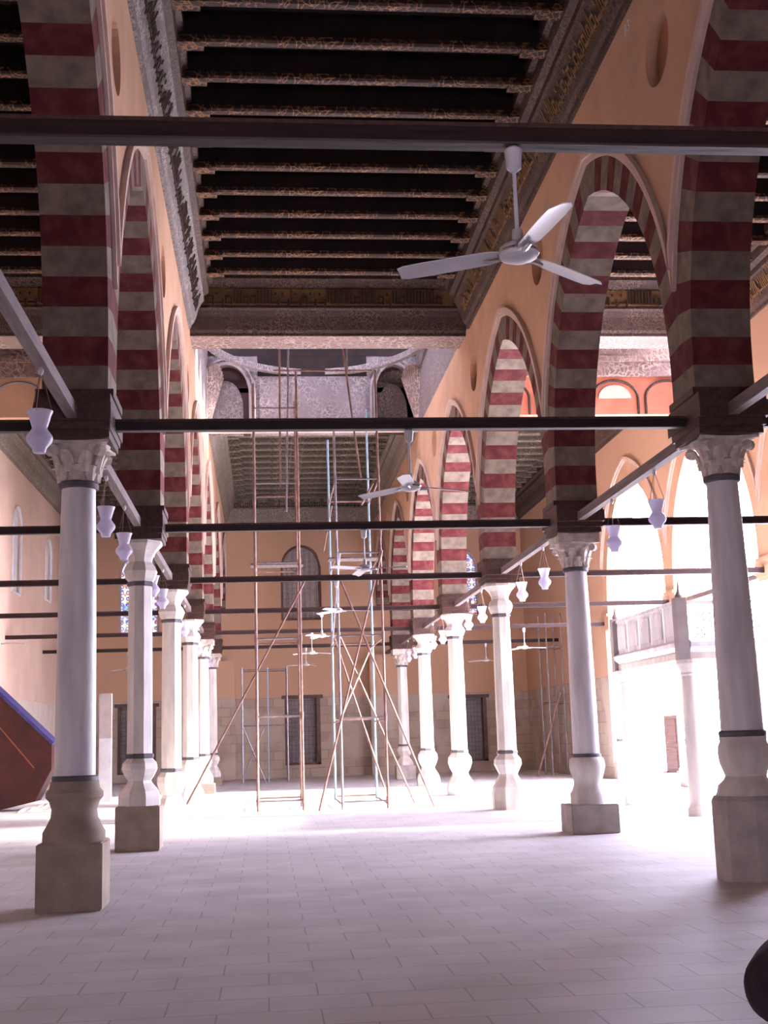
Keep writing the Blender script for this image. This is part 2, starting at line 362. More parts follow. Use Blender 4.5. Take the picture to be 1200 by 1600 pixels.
# ---------------------------------------------------------------- arcade walls
def arcade_wall(name, xc, open_bays, y_start, y_end, zr, mat_wall, tt=T):
    bm = bmesh.new()
    cuts = {y_start, y_end}
    cols = [k for k in range(-2, 8)]
    for k in cols:
        for i in range(-6, 7):
            y = yk(k) + .43 * sin(i / 6 * pi / 2); cuts.add(round(y, 5))
    for k in open_bays:
        yc = yk(k) + H2
        for i in range(-28, 29): cuts.add(round(yc + H2 * i / 28, 5))
    cuts = sorted(c for c in cuts if y_start <= c <= y_end)
    for a, b in zip(cuts, cuts[1:]):
        if b - a < 1e-4: continue
        mid = (a + b) / 2; k = math.floor((mid - Y0) / S)
        if k in open_bays:
            yc = yk(k) + H2; lo = (z_ex(a - yc), z_ex(b - yc))
        else: lo = (0, 0)
        kc = round((mid - Y0) / S); dy = abs(mid - yk(kc))
        if dy < .43 and zr:
            ha, hb = [sqrt(max(.43 ** 2 - (v - yk(kc)) ** 2, 0)) for v in (a, b)]
            prism(bm, [(a, lo[0]), (b, lo[1]), (b, zr - hb), (a, zr - ha)], xc - tt, xc + tt, 'X')
            prism(bm, [(a, zr + ha), (b, zr + hb), (b, ZT), (a, ZT)], xc - tt, xc + tt, 'X')
        else:
            prism(bm, [(a, lo[0]), (b, lo[1]), (b, ZT), (a, ZT)], xc - tt, xc + tt, 'X')
    wall = struct(obj(name, bm, mat_wall))
    for k in cols:                                           # sunk round medallions above the columns
        if not zr or not (y_start < yk(k) < y_end) : continue
        bm = bmesh.new(); pts = [(yk(k) + .44 * cos(2 * pi * i / 28), zr + .44 * sin(2 * pi * i / 28)) for i in range(28)]
        prism(bm, pts, xc - tt + .16, xc + tt - .16, 'X'); obj('roundel', bm, M['niche'], wall)
    for k in open_bays:                                       # raised mouldings round each arch, both faces
        yc = yk(k) + H2
        for s in (-1, 1):
            bm = bmesh.new()
            for r0, r1, pr in ((RO - .02, RO + .05, .035), (RO + .05, RO + .13, .07)):
                rails = []
                n = 44
                for i in range(n + 1):
                    d = -(H2 - .02) + 2 * (H2 - .02) * i / n
                    sg = -1 if d < 0 else 1; dd = abs(d)
                    def pt(r):
                        z = ZS + sqrt(max(r * r - (dd + CC) ** 2, 0)); return z
                    x0 = xc + s * (tt - .01); x1 = xc + s * (tt + pr)
                    rails.append([(x0, yc + d, pt(r0)), (x1, yc + d, pt(r0)), (x1, yc + d, pt(r1)), (x0, yc + d, pt(r1))])
                ribbon(bm, rails)
            obj('arch_molding', bm, M['trim'], wall)
    return wall
arcade_wall('wall_arcade_left', XL, list(range(-2, 6)), -6.0, YB, 9.25, M['plaster'])
arcade_wall('wall_arcade_right', XR, list(range(-2, 6)), -6.0, YB, 9.5, M['plaster'])
arcade_wall('wall_courtyard', XC, [1, 2, 3], -6.0, YB, None, M['wall'])

# striped stone arches (one per bay)
def arch_mesh(tt):
    bm = bmesh.new(); n = 16
    a1 = math.acos(CC / RI)
    x = tt - .012
    for s in (-1, 1):
        lev = [5.24, 5.5]
        box(bm, -x, x, *(sorted((s * AI, s * H2))), 5.24, 5.5, 0)
        def outer(a):
            o_ = (RO * cos(a) - CC, RO * sin(a))
            if o_[0] > H2:
                t = (H2 + CC) / cos(a); return (H2, t * sin(a))
            return o_
        for i in range(n):
            p, q = a1 * i / n, a1 * (i + 1) / n
            I0 = (RI * cos(p) - CC, RI * sin(p)); I1 = (RI * cos(q) - CC, RI * sin(q))
            if i == n - 1: I1 = (0, I1[1])
            O0, O1 = outer(p), outer(q)
            if i == n - 1: O1 = (0, sqrt(RO * RO - CC * CC))
            poly = [I0, O0]
            if O0[0] >= H2 - 1e-6 and O1[0] < H2 - 1e-6:
                poly.append((H2, sqrt(RO * RO - (H2 + CC) ** 2)))
            poly += [O1, I1]
            poly = [(s * a, ZS + b) for a, b in poly]
            prism(bm, poly, -x, x, 'X', (i + 1) % 2)
    me = bpy.data.meshes.new('striped_arch'); bmesh.ops.recalc_face_normals(bm, faces=bm.faces); bm.to_mesh(me); bm.free()
    me.materials.append(M['cream']); me.materials.append(M['red'])
    return me
AM = arch_mesh(T)
ordn = ['first', 'second', 'third', 'fourth', 'fifth', 'sixth', 'seventh', 'eighth']
def put_arches(xc, ks, side, lab):
    for j, k in enumerate(ks):
        o = bpy.data.objects.new('striped_arch', AM); COL.objects.link(o); o.location = (xc, yk(k) + H2, 0)
        tag(o, lab[j], 'arch', 'striped arches of the %s arcade' % side)
put_arches(XL, range(-1, 6), 'left', ['dark striped arch pier rising at the top left over the nearest left column',
    'striped arch of the left arcade between its first and second visible columns', 'striped arch of the left arcade between its second and third visible columns',
    'striped arch of the left arcade between its third and fourth visible columns', 'striped arch of the left arcade between its fourth and fifth visible columns',
    'striped arch of the left arcade beyond its fifth visible column', 'farthest striped arch of the left arcade, against the back wall'])
put_arches(XR, range(-1, 6), 'right', ['dark striped arch pier rising at the top right over the nearest right column',
    'large striped arch behind the nearest ceiling fan, with lit ceiling seen through it', 'second striped arch of the right arcade, past the nearest ceiling fan',
    'brightly lit striped arch of the right arcade, third from the front', 'brightly lit striped arch of the right arcade, fourth from the front',
    'narrow striped arch of the right arcade, fifth from the front', 'farthest striped arch of the right arcade, against the back wall'])
CM = AM.copy(); CM.materials.clear(); CM.materials.append(M['plaster']); CM.materials.append(M['plaster'])
for k, lb in ((1, 'sunlit plain plaster arch onto the courtyard at the right edge of the picture'), (2, 'plain plaster arch onto the courtyard behind the nearest right column'), (3, 'plain plaster arch onto the courtyard left of the nearest right column')):
    o = bpy.data.objects.new('courtyard_arch', CM); COL.objects.link(o); o.location = (XC, yk(k) + H2, 0); tag(o, lb, 'arch', 'plaster arches onto the courtyard')

# ---------------------------------------------------------------- ceilings
def ceil_box(name, x0, x1, y0, y1, z, m='ceil'):
    bm = bmesh.new(); box(bm, x0, x1, y0, y1, z, z + .15); return struct(obj(name, bm, M[m]))
AIS = {'left': (XW, XL - T), 'centre': (XL + T, XR - T), 'right': (XR + T, XC - T)}
ZC = 11.95
ceil_box('ceiling_near', XW - .4, XC + .4, -6.4, 27.9, ZC + .42)
for nm, (x0, x1) in AIS.items():
    if nm == 'centre': ceil_box('ceiling_far_centre', x0 - .35, x1 + .35, 36.4, YB + .4, ZC + .0, 'farboard')
    else: ceil_box('ceiling_far_' + nm, x0 - .35, x1 + .35, 27.9, YB + .4, ZC + .0, 'farboard')
# ceiling beams: the near ceiling has deep timber beams whose painted lower edges also carry bounce light in their colour
def beam_mesh(x0, x1, deep=.5, wid=.17):
    bm = bmesh.new(); L_ = (x1 - x0) / 2
    box(bm, -L_, L_, -wid / 2 + .012, wid / 2 - .012, .10, deep, 1)                     # body
    lathe_pts = [(-wid * .55, .03), (-wid * .5, .10), (wid * .5, .10), (wid * .55, .03), (wid * .35, 0), (-wid * .35, 0)]
    prism(bm, lathe_pts, -L_, L_, 'X')
    for s in (-1, 1):                                                # stepped brackets near the ends
        for q in range(1): box(bm, *sorted((s * (L_ - .0), s * (L_ - .4 + q * .1))), -wid * .7, wid * .7, -.04 - q * .03, -.01 - q * .03)
    me = bpy.data.meshes.new('ceiling_beam'); bmesh.ops.recalc_face_normals(bm, faces=bm.faces); bm.to_mesh(me); bm.free(); me.materials.append(M['cbeam']); me.materials.append(M['ceil']); return me
def batten_mesh(x0, x1):
    bm = bmesh.new(); L_ = (x1 - x0) / 2; n = 9
    for i in range(n): x = -L_ + (i + .5) * 2 * L_ / n; box(bm, x - .05, x + .05, -.34, .34, .42, .50)
    box(bm, -L_, L_, -.03, .03, .33, .42)
    me = bpy.data.meshes.new('coffer_batten'); bmesh.ops.recalc_face_normals(bm, faces=bm.faces); bm.to_mesh(me); bm.free(); me.materials.append(M['ceil']); return me
CG = {'left': 'painted timber beams of the near ceiling over the left aisle', 'centre': 'painted timber beams of the near ceiling over the centre aisle', 'right': 'painted timber beams of the near ceiling over the right aisle'}
FG = {'left': 'beams of the far ceiling over the left aisle', 'centre': 'beams of the far coffered ceiling behind the scaffold', 'right': 'beams of the far ceiling over the right aisle'}
ZB = 11.52
for nm, (x0, x1) in AIS.items():
    e = .42
    me = beam_mesh(x0 + e, x1 - e); me2 = batten_mesh(x0 + e, x1 - e)
    y = 25.5 - 12
    while y < 25.6:
        o = bpy.data.objects.new('ceiling_beam', me); COL.objects.link(o); o.location = ((x0 + x1) / 2, y, ZB)
        tag(o, 'long dark timber ceiling beam with a painted edge toned as bounce-lit, over the %s aisle in front of the inscribed beam' % nm, 'ceiling beam', CG[nm])
        c = bpy.data.objects.new('coffer_batten', me2); COL.objects.link(c); c.parent = o; c.location = (0, .485, 0)
        y += 1.0
    me = beam_mesh(x0 + e, x1 - e, .4, .2); me.materials[0] = M['farbeam']; me.materials[1] = M['farboard']
    y = (37.3 if nm == 'centre' else 30.5)
    while y < 50.9:
        o = bpy.data.objects.new('ceiling_beam', me); COL.objects.link(o); o.location = ((x0 + x1) / 2, y, 11.5)
        tag(o, 'painted timber beam of the farther ceiling section over the %s aisle, near the back wall' % nm, 'ceiling beam', FG[nm])
        y += .97
# cornices: (distance from wall, z) profile
PROF = [(0, 10.6), (.05, 10.6), (.07, 10.68), (.12, 10.74), (.17, 10.86), (.22, 11.05), (.30, 11.2), (.34, 11.24), (.34, 11.36), (.44, 11.42), (.46, 11.62), (.54, 11.66), (.54, 12.0), (0, 12.0)]
def cornice_y(name, x, s, y0, y1, m, label):
    bm = bmesh.new(); lo = PROF[:9] + [(0, 11.36)]; hi = [(0, 11.36)] + PROF[8:]
    prism(bm, [(x + s * d, z) for d, z in lo], y0, y1, 'Y'); prism(bm, [(x + s * d, z) for d, z in hi], y0, y1, 'Y', 1)
    o = obj(name, bm, [M[m], M['farcornice' if m == 'farcornice' else 'cornice']]); tag(o, label, 'cornice')
    if m != 'farcornice' and y0 < 0: script_band(o, 6, y1 - .3, x, 10.86, 11.18, 'inkdark' if m == 'cornice_grey' else 'ink', 11, along=s)
    return o
PROFX = [(0, 10.6), (.04, 10.6), (.05, 10.66), (.10, 10.72), (.14, 10.84), (.20, 11.0), (.28, 11.12), (.33, 11.16), (.33, 11.20), (.31, 11.22), (.31, 11.62), (.36, 11.64), (.44, 11.72), (.54, 11.78), (.54, 12.0), (0, 12.0)]
def cornice_x(y, s, x0, x1, m, label, prof=None):
    bm = bmesh.new(); prism(bm, [(y + s * d, z) for d, z in (prof or PROFX)], x0, x1, 'X'); o = obj('inscribed_cornice', bm, M[m]); tag(o, label, 'cornice'); return o
def script_band(parent, x0, x1, y, z0, z1, m, seed, along=None, slope=0):
    """raised kufic-like lettering: tall uprights, hooks and a base line, running along X"""
    random.seed(seed); bm = bmesh.new(); x = x0 + .05; h = z1 - z0
    slope = .30 * h
    def stroke(xa, xb, za, zb):
        t = .03; vs = []
        for yy in (0, .035):
            for (px, pz) in ((xa, za), (xb, za), (xb, zb), (xa, zb)):
                if along is None: vs.append(bm.verts.new((px, y - yy - pz * slope + .01, z0 + pz)))
                else: vs.append(bm.verts.new((y + along * (.172 + .38 * pz + yy * .5), px, z0 + pz)))
        for f in ((0, 1, 2, 3), (4, 5, 6, 7), (0, 1, 5, 4), (1, 2, 6, 5), (2, 3, 7, 6), (3, 0, 4, 7)): bm.faces.new([vs[k] for k in f])
    while x < x1 - .25:
        k = random.random()
        if k < .45:
            for q in range(random.choice((1, 2, 2))):
                stroke(x, x + .035, .02, h * random.uniform(.85, 1)); x += .075
            stroke(x - .1, x + .03, 0, .035)
        elif k < .75:
            wv = random.uniform(.1, .16); stroke(x, x + wv, 0, .035); stroke(x, x + .03, 0, h * .45); stroke(x + wv - .03, x + wv, -.02, h * .45); stroke(x, x + wv, h * .42, h * .42 + .035); x += wv + .03
        else:
            wv = random.uniform(.12, .2); stroke(x, x + wv, .0, .04); stroke(x + wv - .04, x + wv, -.05, .1); stroke(x + .02, x + .06, h * .55, h * .72); x += wv + .03
    return obj('raised_lettering', bm, M[m], parent)
ml, mr = XL + T, XR - T
cornice_y('side_cornice', ml, 1, -6, 26.45, 'cornice_grey', 'grey painted cornice along the top of the left arcade wall, nearer part')
cornice_y('side_cornice', mr, -1, -6, 26.45, 'cornice', 'dark brown carved cornice running along the top of the right arcade wall')
cornice_y('side_cornice', ml, 1, 36.4, YB, 'farcornice', 'far cornice above the left arcade, behind the scaffold')
cornice_y('side_cornice', mr, -1, 36.4, YB, 'farcornice', 'far cornice above the right arcade, right of the scaffold')
cornice_y('side_cornice', XC - T, -1, -6, 26.45, 'cornice', 'carved cornice along the courtyard wall, near part at the right edge')
cornice_y('side_cornice', XC - T, -1, 29.8, YB, 'cornice', 'carved cornice along the courtyard wall, above the bright arches')
cornice_y('side_cornice', XW, 1, -6, 26.45, 'cornice', 'cornice at the top of the outer left wall, nearer part')
cornice_y('side_cornice', XW, 1, 29.8, YB, 'farcornice', 'long sloping grey cornice at the top of the outer left wall')
cornice_y('side_cornice', XR + T, 1, 29.8, YB, 'cornice', 'cornice over the right aisle on the hidden side of the right arcade')
cornice_y('side_cornice', XL - T, -1, 29.8, YB, 'cornice', 'cornice over the left aisle behind the left arcade columns')
for nm, (x0, x1) in AIS.items():
    c = cornice_x(26.98, -1, x0, x1, 'cornice', {'centre': 'dark carved cross beam with raised Arabic lettering above the scaffold', 'right': 'bright carved cross beam with Arabic lettering seen through the right arches', 'left': 'dark inscribed cross beam over the left aisle'}[nm])
    bm = bmesh.new(); box(bm, x0 + .3, x1 - .3, 26.655, 26.672, 11.23, 11.61); obj('ochre_ground', bm, M['ink'], c)
    script_band(c, x0 + .35, x1 - .35, 26.645, 11.26, 11.60, 'inkdark', 5)
    c = cornice_x(YB, -1, x0, x1, 'farcornice', 'brown cornice with lettering at the top of the back wall over the %s aisle' % nm)
    script_band(c, x0 + .35, x1 - .35, YB - .315, 11.24, 11.58, 'inkdark', 9)
# cross beam with painted soffit at the end of the near ceiling (three aisles)
for nm, (x0, x1) in AIS.items():
    bm = bmesh.new(); box(bm, x0, x1, 26.98, 27.95, 10.62, 12.4)
    o = obj('cross_beam', bm, M['frieze']); tag(o, {'centre': 'broad cross beam with a peeling painted underside above the scaffold top', 'right': 'broad painted cross beam brightly lit from below in the right aisle', 'left': 'broad painted cross beam over the left aisle'}[nm], 'beam')
# side aisles: low transverse wall with blind arches at Y 29.5
def blind_wall(x0, x1, lab, mm, frm):
    root = thing('blind_arch_wall', lab, 'wall panel', ((x0 + x1) / 2, 29.5, 9.42))
    hw = (x1 - x0) / 2; n = 4; wv = 2 * hw / n
    bm = bmesh.new(); box(bm, -hw, hw, .1, .3, 0, .98); obj('red_field', bm, M[mm], root)
    bm = bmesh.new()
    for i in range(n):
        c = -hw + (i + .5) * wv
        pts = []
        for j in range(17):
            a = pi * j / 16; pts.append((c + wv * .43 * cos(a), .42 + .46 * sin(a)))
        for p, q in zip(pts, pts[1:]): tube(bm, (p[0], .09, p[1]), (q[0], .09, q[1]), .035, 6)
        for s in (-1, 1): tube(bm, (c + s * wv * .43, .09, .0), (c + s * wv * .43, .09, .42), .035, 6)
    obj('arch_outline', bm, M[frm], root)
    bm = bmesh.new(); box(bm, -hw, hw, .0, .3, .98, 1.35); box(bm, -hw, hw, -.06, .3, 1.35, 1.5); box(bm, -hw, hw, .0, .3, 1.5, 2.9); obj('carved_frieze', bm, M['frieze'], root)
    c = n - 2 if lab.startswith('red') else 0
    bm = bmesh.new(); prism(bm, [(-hw + (c + .5) * wv + wv * .3 * cos(pi * j / 10), .42 + .34 * sin(pi * j / 10)) for j in range(11)], .06, .1, 'Y'); obj('pale_lunette', bm, M['trim'], root)
blind_wall(XR + T, XC - T, 'red plaster wall with blind arches seen through the large right arch', 'redplaster', 'cornice')
blind_wall(XW, XL - T, 'salmon wall panel with grey arch outlines at the left edge', 'plaster', 'recess')
# central domed bay 27.95 .. 36.4
x0, x1 = AIS['centre']; cxm = (x0 + x1) / 2; Yd = 32.1
DW = [(-1.72, -.32, 10.6, 12.75, .95), (3.42, 4.66, 10.6, 12.75, .95)]
root = thing('squinch_wall', 'grey painted wooden wall with two arched niches and a central panel behind the scaffold top', 'wall panel', (0, 36.2, 0))
bm = bmesh.new(); wall_holes(bm, x0 - .3, x1 + .3, 10.6, 15.0, -.2, .2, 'Y', [(a + (.0 if a > 0 else .05), b, c, d, e) for a, b, c, d, e in DW]); obj('wooden_wall', bm, M['greypaint'], root)
for i, (a, b, c, d, e) in enumerate(DW):
    bm = bmesh.new(); prism(bm, arched_outline(a - .1, b + .1, c + .1, d + .2, e + .1), .2, .4, 'Y'); obj('niche_back', bm, M['darkred'] if i == 0 else M['cornice'], root)
    bm = bmesh.new(); prism(bm, arched_outline(a + .12, b - .22, c, d - (.45 if i == 0 else .55), .85), .1, .2, 'Y'); obj('niche_panel', bm, M['greypaint'] if i == 0 else M['cornice'], root)
    bm = bmesh.new(); pts = arched_outline(a, b, c, d, e)[1:]
    for r_, dd in ((.05, -.22), (.035, -.26)):
        off = 0 if r_ == .05 else .12
        cxx = (a + b) / 2
        pp = [(cxx + (p[0] - cxx) * (1 + off / .7), p[1] + off) for p in pts] + [(a - off, c)]
        for p, q in zip(pp, pp[1:]): tube(bm, (p[0], dd, p[1]), (q[0], dd, q[1]), r_, 6)
    obj('niche_molding', bm, M['recess'], root)
bm = bmesh.new(); box(bm, -.05, 3.15, -.27, -.2, 10.75, 12.05)
for x in (.95, 2.05): box(bm, x - .03, x + .03, -.31, -.27, 10.75, 12.05)
obj('central_panel', bm, M['greypaint'], root)
bm = bmesh.new(); box(bm, -.1, 3.2, -.23, -.2, 12.35, 15); box(bm, x0, x1, -.24, -.23, 12.98, 15); obj('dark_upper_sheet', bm, M['ceil'], root)  # thin dark sheets over the grey wall above the ring
bm = bmesh.new(); box(bm, x0, x1, -.35, -.2, 10.58, 10.72); obj('sill_rail', bm, M['trim'], root)
# drum sides of the dome bay, with small windows under the roof
for s, xx in ((-1, x0), (1, x1)):
    bm = bmesh.new(); wall_holes(bm, 27.95, 36.4, 10.72, 15.0, *sorted((xx, xx + s * .3)), 'X', [(28.9 + 1.9 * q, 29.9 + 1.9 * q, 13.15, 14.6, .5) for q in range(4)]); o = obj('wall_drum_' + ('left' if s < 0 else 'right'), bm, M['greypaint']); struct(o)
bm = bmesh.new(); wall_holes(bm, x0 - .3, x1 + .3, 12.4, 15.0, 27.6, 27.95, 'Y', [(x0 + .5 + 1.4 * q, x0 + 1.5 + 1.4 * q, 13.0, 14.6, .5) for q in range(4)]); struct(obj('wall_drum_near', bm, M['greypaint']))
# corner squinches: fanned quarter cones
for s, xx in ((-1, x0), (1, x1)):
    bm = bmesh.new(); apex = Vector((xx, 36.0, 10.75)); n = 10
    pa = []
    for i in range(n + 1):
        a = (pi / 2) * i / n
        # arc between the side wall and the back wall
        pa.append(Vector((xx - s * (1.0 * .45 * sin(a)), 36.0 - .9 * cos(a), 12.3 + .2 * sin(2 * a))))
    va = bm.verts.new(apex); vb = [bm.verts.new(p) for p in pa]; vc = [bm.verts.new(p + Vector((s * .06, .06, .1))) for p in pa]
    for i in range(n): bm.faces.new((va, vb[i], vb[i + 1])); bm.faces.new((vb[i], vb[i + 1], vc[i + 1], vc[i])); 
    va2 = bm.verts.new(apex + Vector((s * .06, .06, .1)))
    for i in range(n): bm.faces.new((va2, vc[i + 1], vc[i]))
    for i in range(0, n + 1): tube(bm, apex, pa[i], .03, 5)
    o = obj('corner_squinch', bm, M['frieze']); tag(o, 'fluted painted squinch in the %s corner under the dome ring' % ('left' if s < 0 else 'right'), 'squinch')
# dome ring and dome
rd = 3.9
bm = bmesh.new(); rails = []
n = 72
for i in range(n):
    a = 2 * pi * i / n; c_, s_ = cos(a), sin(a)
    rails.append([(cxm + r * c_ * .80, Yd + r * s_ , z) for r, z in ((rd, 12.40), (rd + .2, 12.40), (rd + .2, 12.58), (rd, 12.58))])
vs = [[bm.verts.new(p) for p in sec] for sec in rails]
for i in range(n):
    A, B = vs[i], vs[(i + 1) % n]
    for j in range(4): bm.faces.new((A[j], A[(j + 1) % 4], B[(j + 1) % 4], B[j]))
tag(obj('dome_ring', bm, M['greypaint'], smooth=False), 'curved pale painted ring of the dome seen behind the scaffold top', 'dome')
ceil_box('ceiling_drum', x0 - .6, x1 + .6, 27.3, 36.8, 15.0, 'darkred')

# ---------------------------------------------------------------- transverse tie beams
TZ = 4.93
BL = {-1: 'nearest dark tie beam crossing the whole picture near the top, holding the big fan', 0: 'dark tie beam between the nearest left and right columns, crossing at mid height',
      1: 'third dark tie beam from the camera, crossing behind the second pair of columns', 2: 'tie beam over the third pair of columns, in front of the arched window',
      3: 'tie beam over the fourth pair of columns, crossing at the window sill', 4: 'thin tie beam over the fifth pair of columns', 5: 'farthest and lowest thin tie beam, over the sixth pair of columns'}
for k in range(-1, 6):
    root = thing('tie_beam', BL[k], 'beam', ((XW + XC) / 2, yk(k), TZ)); L_ = (XC - XW) / 2
    bm = bmesh.new(); prism(bm, [(-.05, -.052), (.05, -.052), (.055, -.04), (.055, .07), (-.055, .07), (-.055, -.04)], -L_, L_, 'X'); obj('timber', bm, M['beamX'], root)
    bm = bmesh.new(); box(bm, -L_, L_, -.062, .062, .045, .07); obj('top_fillet', bm, M['beam'], root)
# lengthwise ties with lamps
def lname(side, k):
    return {-1: 'tie beam sloping in from the %s edge to the nearest %s column' % (side, side), 0: 'tie beam between the first and second %s columns' % side, 1: 'tie beam between the second and third %s columns' % side,
            2: 'tie beam between the third and fourth %s columns' % side, 3: 'tie beam between the fourth and fifth %s columns' % side, 4: 'tie beam between the fifth and sixth %s columns' % side, 5: 'last tie beam of the %s arcade, reaching the back wall' % side}[k]
for side, xc in (('left', XL), ('right', XR)):
    for k in range(-1, 6):
        y_a, y_b = yk(k) + .5, min(yk(k + 1) - .5, YB)
        bm = bmesh.new(); box(bm, -.055, .055, 0, y_b - y_a, -.06, .07)
        o = obj('arcade_tie', bm, M['tie'], loc=(xc, y_a, TZ + .02)); tag(o, 'grey brown ' + lname(side, k), 'beam', None)
for k in (1, 2, 3):
    bm = bmesh.new(); box(bm, -.055, .055, .5, S - .5, -.06, .06)
    # courtyard arcade has its own tie
    o = obj('arcade_tie', bm, M['tie'], loc=(XC, yk(k), TZ + .02)); tag(o, 'tie beam across the %s bright courtyard arch' % {0: 'nearest', 1: 'rightmost', 2: 'second', 3: 'leftmost'}[k], 'beam')

# ---------------------------------------------------------------- columns
def leaf(bm, a, r0, z0, h, wd, flare):
    """acanthus-like curling leaf standing on the bell at angle a"""
    ca, sa = cos(a), sin(a); prev = None; n = 6
    for i in range(n + 1):
        t = i / n; r = r0 + .035 + flare * t * t; z = z0 + h * t - (.03 * max(0, t - .8) / .2)
        if i == n: r += .025; z -= .02
        wv = wd * (1 - .55 * abs(t - .45) * 1.6) * .5
        sec = []
        for (u, d) in ((-wv, -.012), (0, .018), (wv, -.012), (wv, -.035), (-wv, -.035)):
            sec.append(bm.verts.new(((r + d) * ca - u * sa, (r + d) * sa + u * ca, z)))
        if prev:
            for j in range(5): bm.faces.new((prev[j], prev[(j + 1) % 5], sec[(j + 1) % 5], sec[j]))
        else: bm.faces.new(sec)
        prev = sec
    bm.faces.new(prev[::-1])
def make_column(label, cat, loc, ped, base, ring1, r0, r1, zt, seg, cap, group, mm='marble', impost=True, oct_ped=False, rot=0):
    root = thing('marble_column', label, cat, loc, rot, group)
    if ped:
        w_, h_ = ped; bm = bmesh.new()
        if oct_ped: lathe(bm, [(w_ * .56, 0), (w_ * .56, h_ - .05), (w_ * .52, h_)], 8, rot=radians(22.5 + 12))
        else:
            box(bm, -w_ / 2, w_ / 2, -w_ / 2, w_ / 2, 0, h_)
            bmesh.ops.bevel(bm, geom=bm.edges[:], offset=.012, segments=2, affect='EDGES')
        obj('pedestal', bm, M['pedestal' if loc[0] < 0 else 'greyped'], root)
    bm = bmesh.new(); lathe(bm, base, seg if seg < 12 else 32, rot=pi / seg); obj('base', bm, M['pedestal' if label.startswith('nearest left') else 'marble2'], root, smooth=seg > 12)
    bm = bmesh.new(); pr = [(r0, ring1)]
    for i in range(1, 12): t = i / 12; pr.append((r0 + (r1 - r0) * t + .006 * sin(pi * t), ring1 + (zt - ring1) * t))
    pr.append((r1, zt)); lathe(bm, pr, seg if seg < 12 else 36, rot=pi / seg); obj('shaft', bm, M[mm], root, smooth=seg > 12)
    for z, r in ((ring1, r0 + .012), (zt, r1 + .02)):
        bm = bmesh.new(); lathe(bm, [(r, z - .035), (r + .012, z - .02), (r + .012, z + .02), (r, z + .035)], 36 if seg > 12 else 8, rot=pi / seg); obj('collar', bm, M['lead'], root, smooth=seg > 12)
    bm = bmesh.new()
    if cap == 'leaf':
        lathe(bm, [(r1, zt + .02), (r1 + .01, zt + .1), (r1 + .04, zt + .28), (r1 + .11, zt + .40), (r1 + .15, zt + .43)], 24)
        for i in range(8): leaf(bm, 2 * pi * i / 8, r1, zt + .04, .20, .15, .05)
        for i in range(8): leaf(bm, 2 * pi * (i + .5) / 8, r1 + .02, zt + .12, .26, .15, .09)
        for i in range(4):                                                  # corner volutes
            a = pi / 4 + i * pi / 2; c = Vector((cos(a), sin(a), 0)); t = Vector((-sin(a), cos(a), 0))
            p = c * (r1 + .17) + Vector((0, 0, zt + .34)); tube(bm, p - t * .04, p + t * .04, .06, 10)
        hw = r1 + .165; s_ = 4.72 - (zt + .43)
        prism(bm, [(-hw, -hw), (-hw * .3, -hw * .85), (hw * .3, -hw * .85), (hw, -hw), (hw * .85, -hw * .3), (hw * .85, hw * .3), (hw, hw), (hw * .3, hw * .85), (-hw * .3, hw * .85), (-hw, hw), (-hw * .85, hw * .3), (-hw * .85, -hw * .3)], zt + .41, 4.72, 'Z')
        obj('capital', bm, M['capital'], root)
    else:
        h = 4.72 - zt
        lathe(bm, [(r1, zt + .02), (r1 + .05, zt + .06 * h / .5), (r1 + .09, zt + .3 * h), (r1 + .05, zt + .44 * h), (r1 - .0, zt + .52 * h), (r1 + .01, zt + .62 * h), (r1 + .07, zt + .78 * h), (r1 + .15, zt + .9 * h), (r1 + .17, zt + .93 * h), (r1 + .17, zt + h)], 8, rot=pi / 8)
        obj('capital', bm, M['marble2'], root)
    if impost:
        bm = bmesh.new(); X_ = .37
        for (z0, z1, ly, lx) in ((4.72, 4.80, .40, .36), (4.80, 4.88, .46, .375), (4.88, 5.06, .54, .39), (5.06, 5.16, .50, .38), (5.16, 5.24, .40, .40)):
            box(bm, -lx, lx, -ly, ly, z0, z1)
        obj('impost_block', bm, M['beam'] if impost is True else M['plaster'], root)
    return root
B_att = lambda z: [(.30, z), (.31, z + .05), (.31, z + .12), (.27, z + .2), (.245, z + .29), (.25, z + .36), (.30, z + .42), (.29, z + .50), (.255, z + .53), (.25, z + .58)]
LG, RG = 'columns of the left arcade', 'columns of the right arcade'
b1 = [(.31, .65), (.31, .74), (.275, .80), (.235, .88), (.225, .96), (.25, 1.04), (.285, 1.08), (.285, 1.13), (.25, 1.17), (.24, 1.24)]
make_column('nearest left marble column on a tall square limestone pedestal', 'column', (XL, yk(0), 0), (.64, .65), b1, 1.26, .205, .175, 4.28, 24, 'leaf', LG)
def vase(z, zt, s=1.0):
    h = zt - z
    return [(.33 * s, z), (.33 * s, z + .18 * h), (.30 * s, z + .30 * h), (.20 * s, z + .46 * h), (.185 * s, z + .52 * h), (.24 * s, z + .62 * h), (.285 * s, z + .76 * h), (.27 * s, z + .88 * h), (.20 * s, z + .98 * h), (.20 * s, zt)]
make_column('second left column, octagonal shaft on a square pedestal with vase-shaped base', 'column', (XL, yk(1), 0), (.66, .66), vase(.66, 1.38), 1.4, .20, .185, 4.05, 8, 'vase', LG, 'marble2')
make_column('third left column, octagonal with a flared vase base and no pedestal', 'column', (XL, yk(2), 0), None, vase(0, 1.02, 1.1), 1.03, .215, .20, 4.08, 8, 'vase', LG, 'marble2')
make_column('fourth left column, half hidden beyond the third', 'column', (XL, yk(3), 0), None, vase(0, 1.15, 1.15), 1.16, .215, .20, 4.1, 8, 'vase', LG, 'marble2')
make_column('fifth left column, slim and pale, left of the scaffold foot', 'column', (XL, yk(4), 0), (.72, .3), vase(.3, 1.15), 1.17, .21, .19, 4.15, 8, 'leaf', LG, 'marble2')
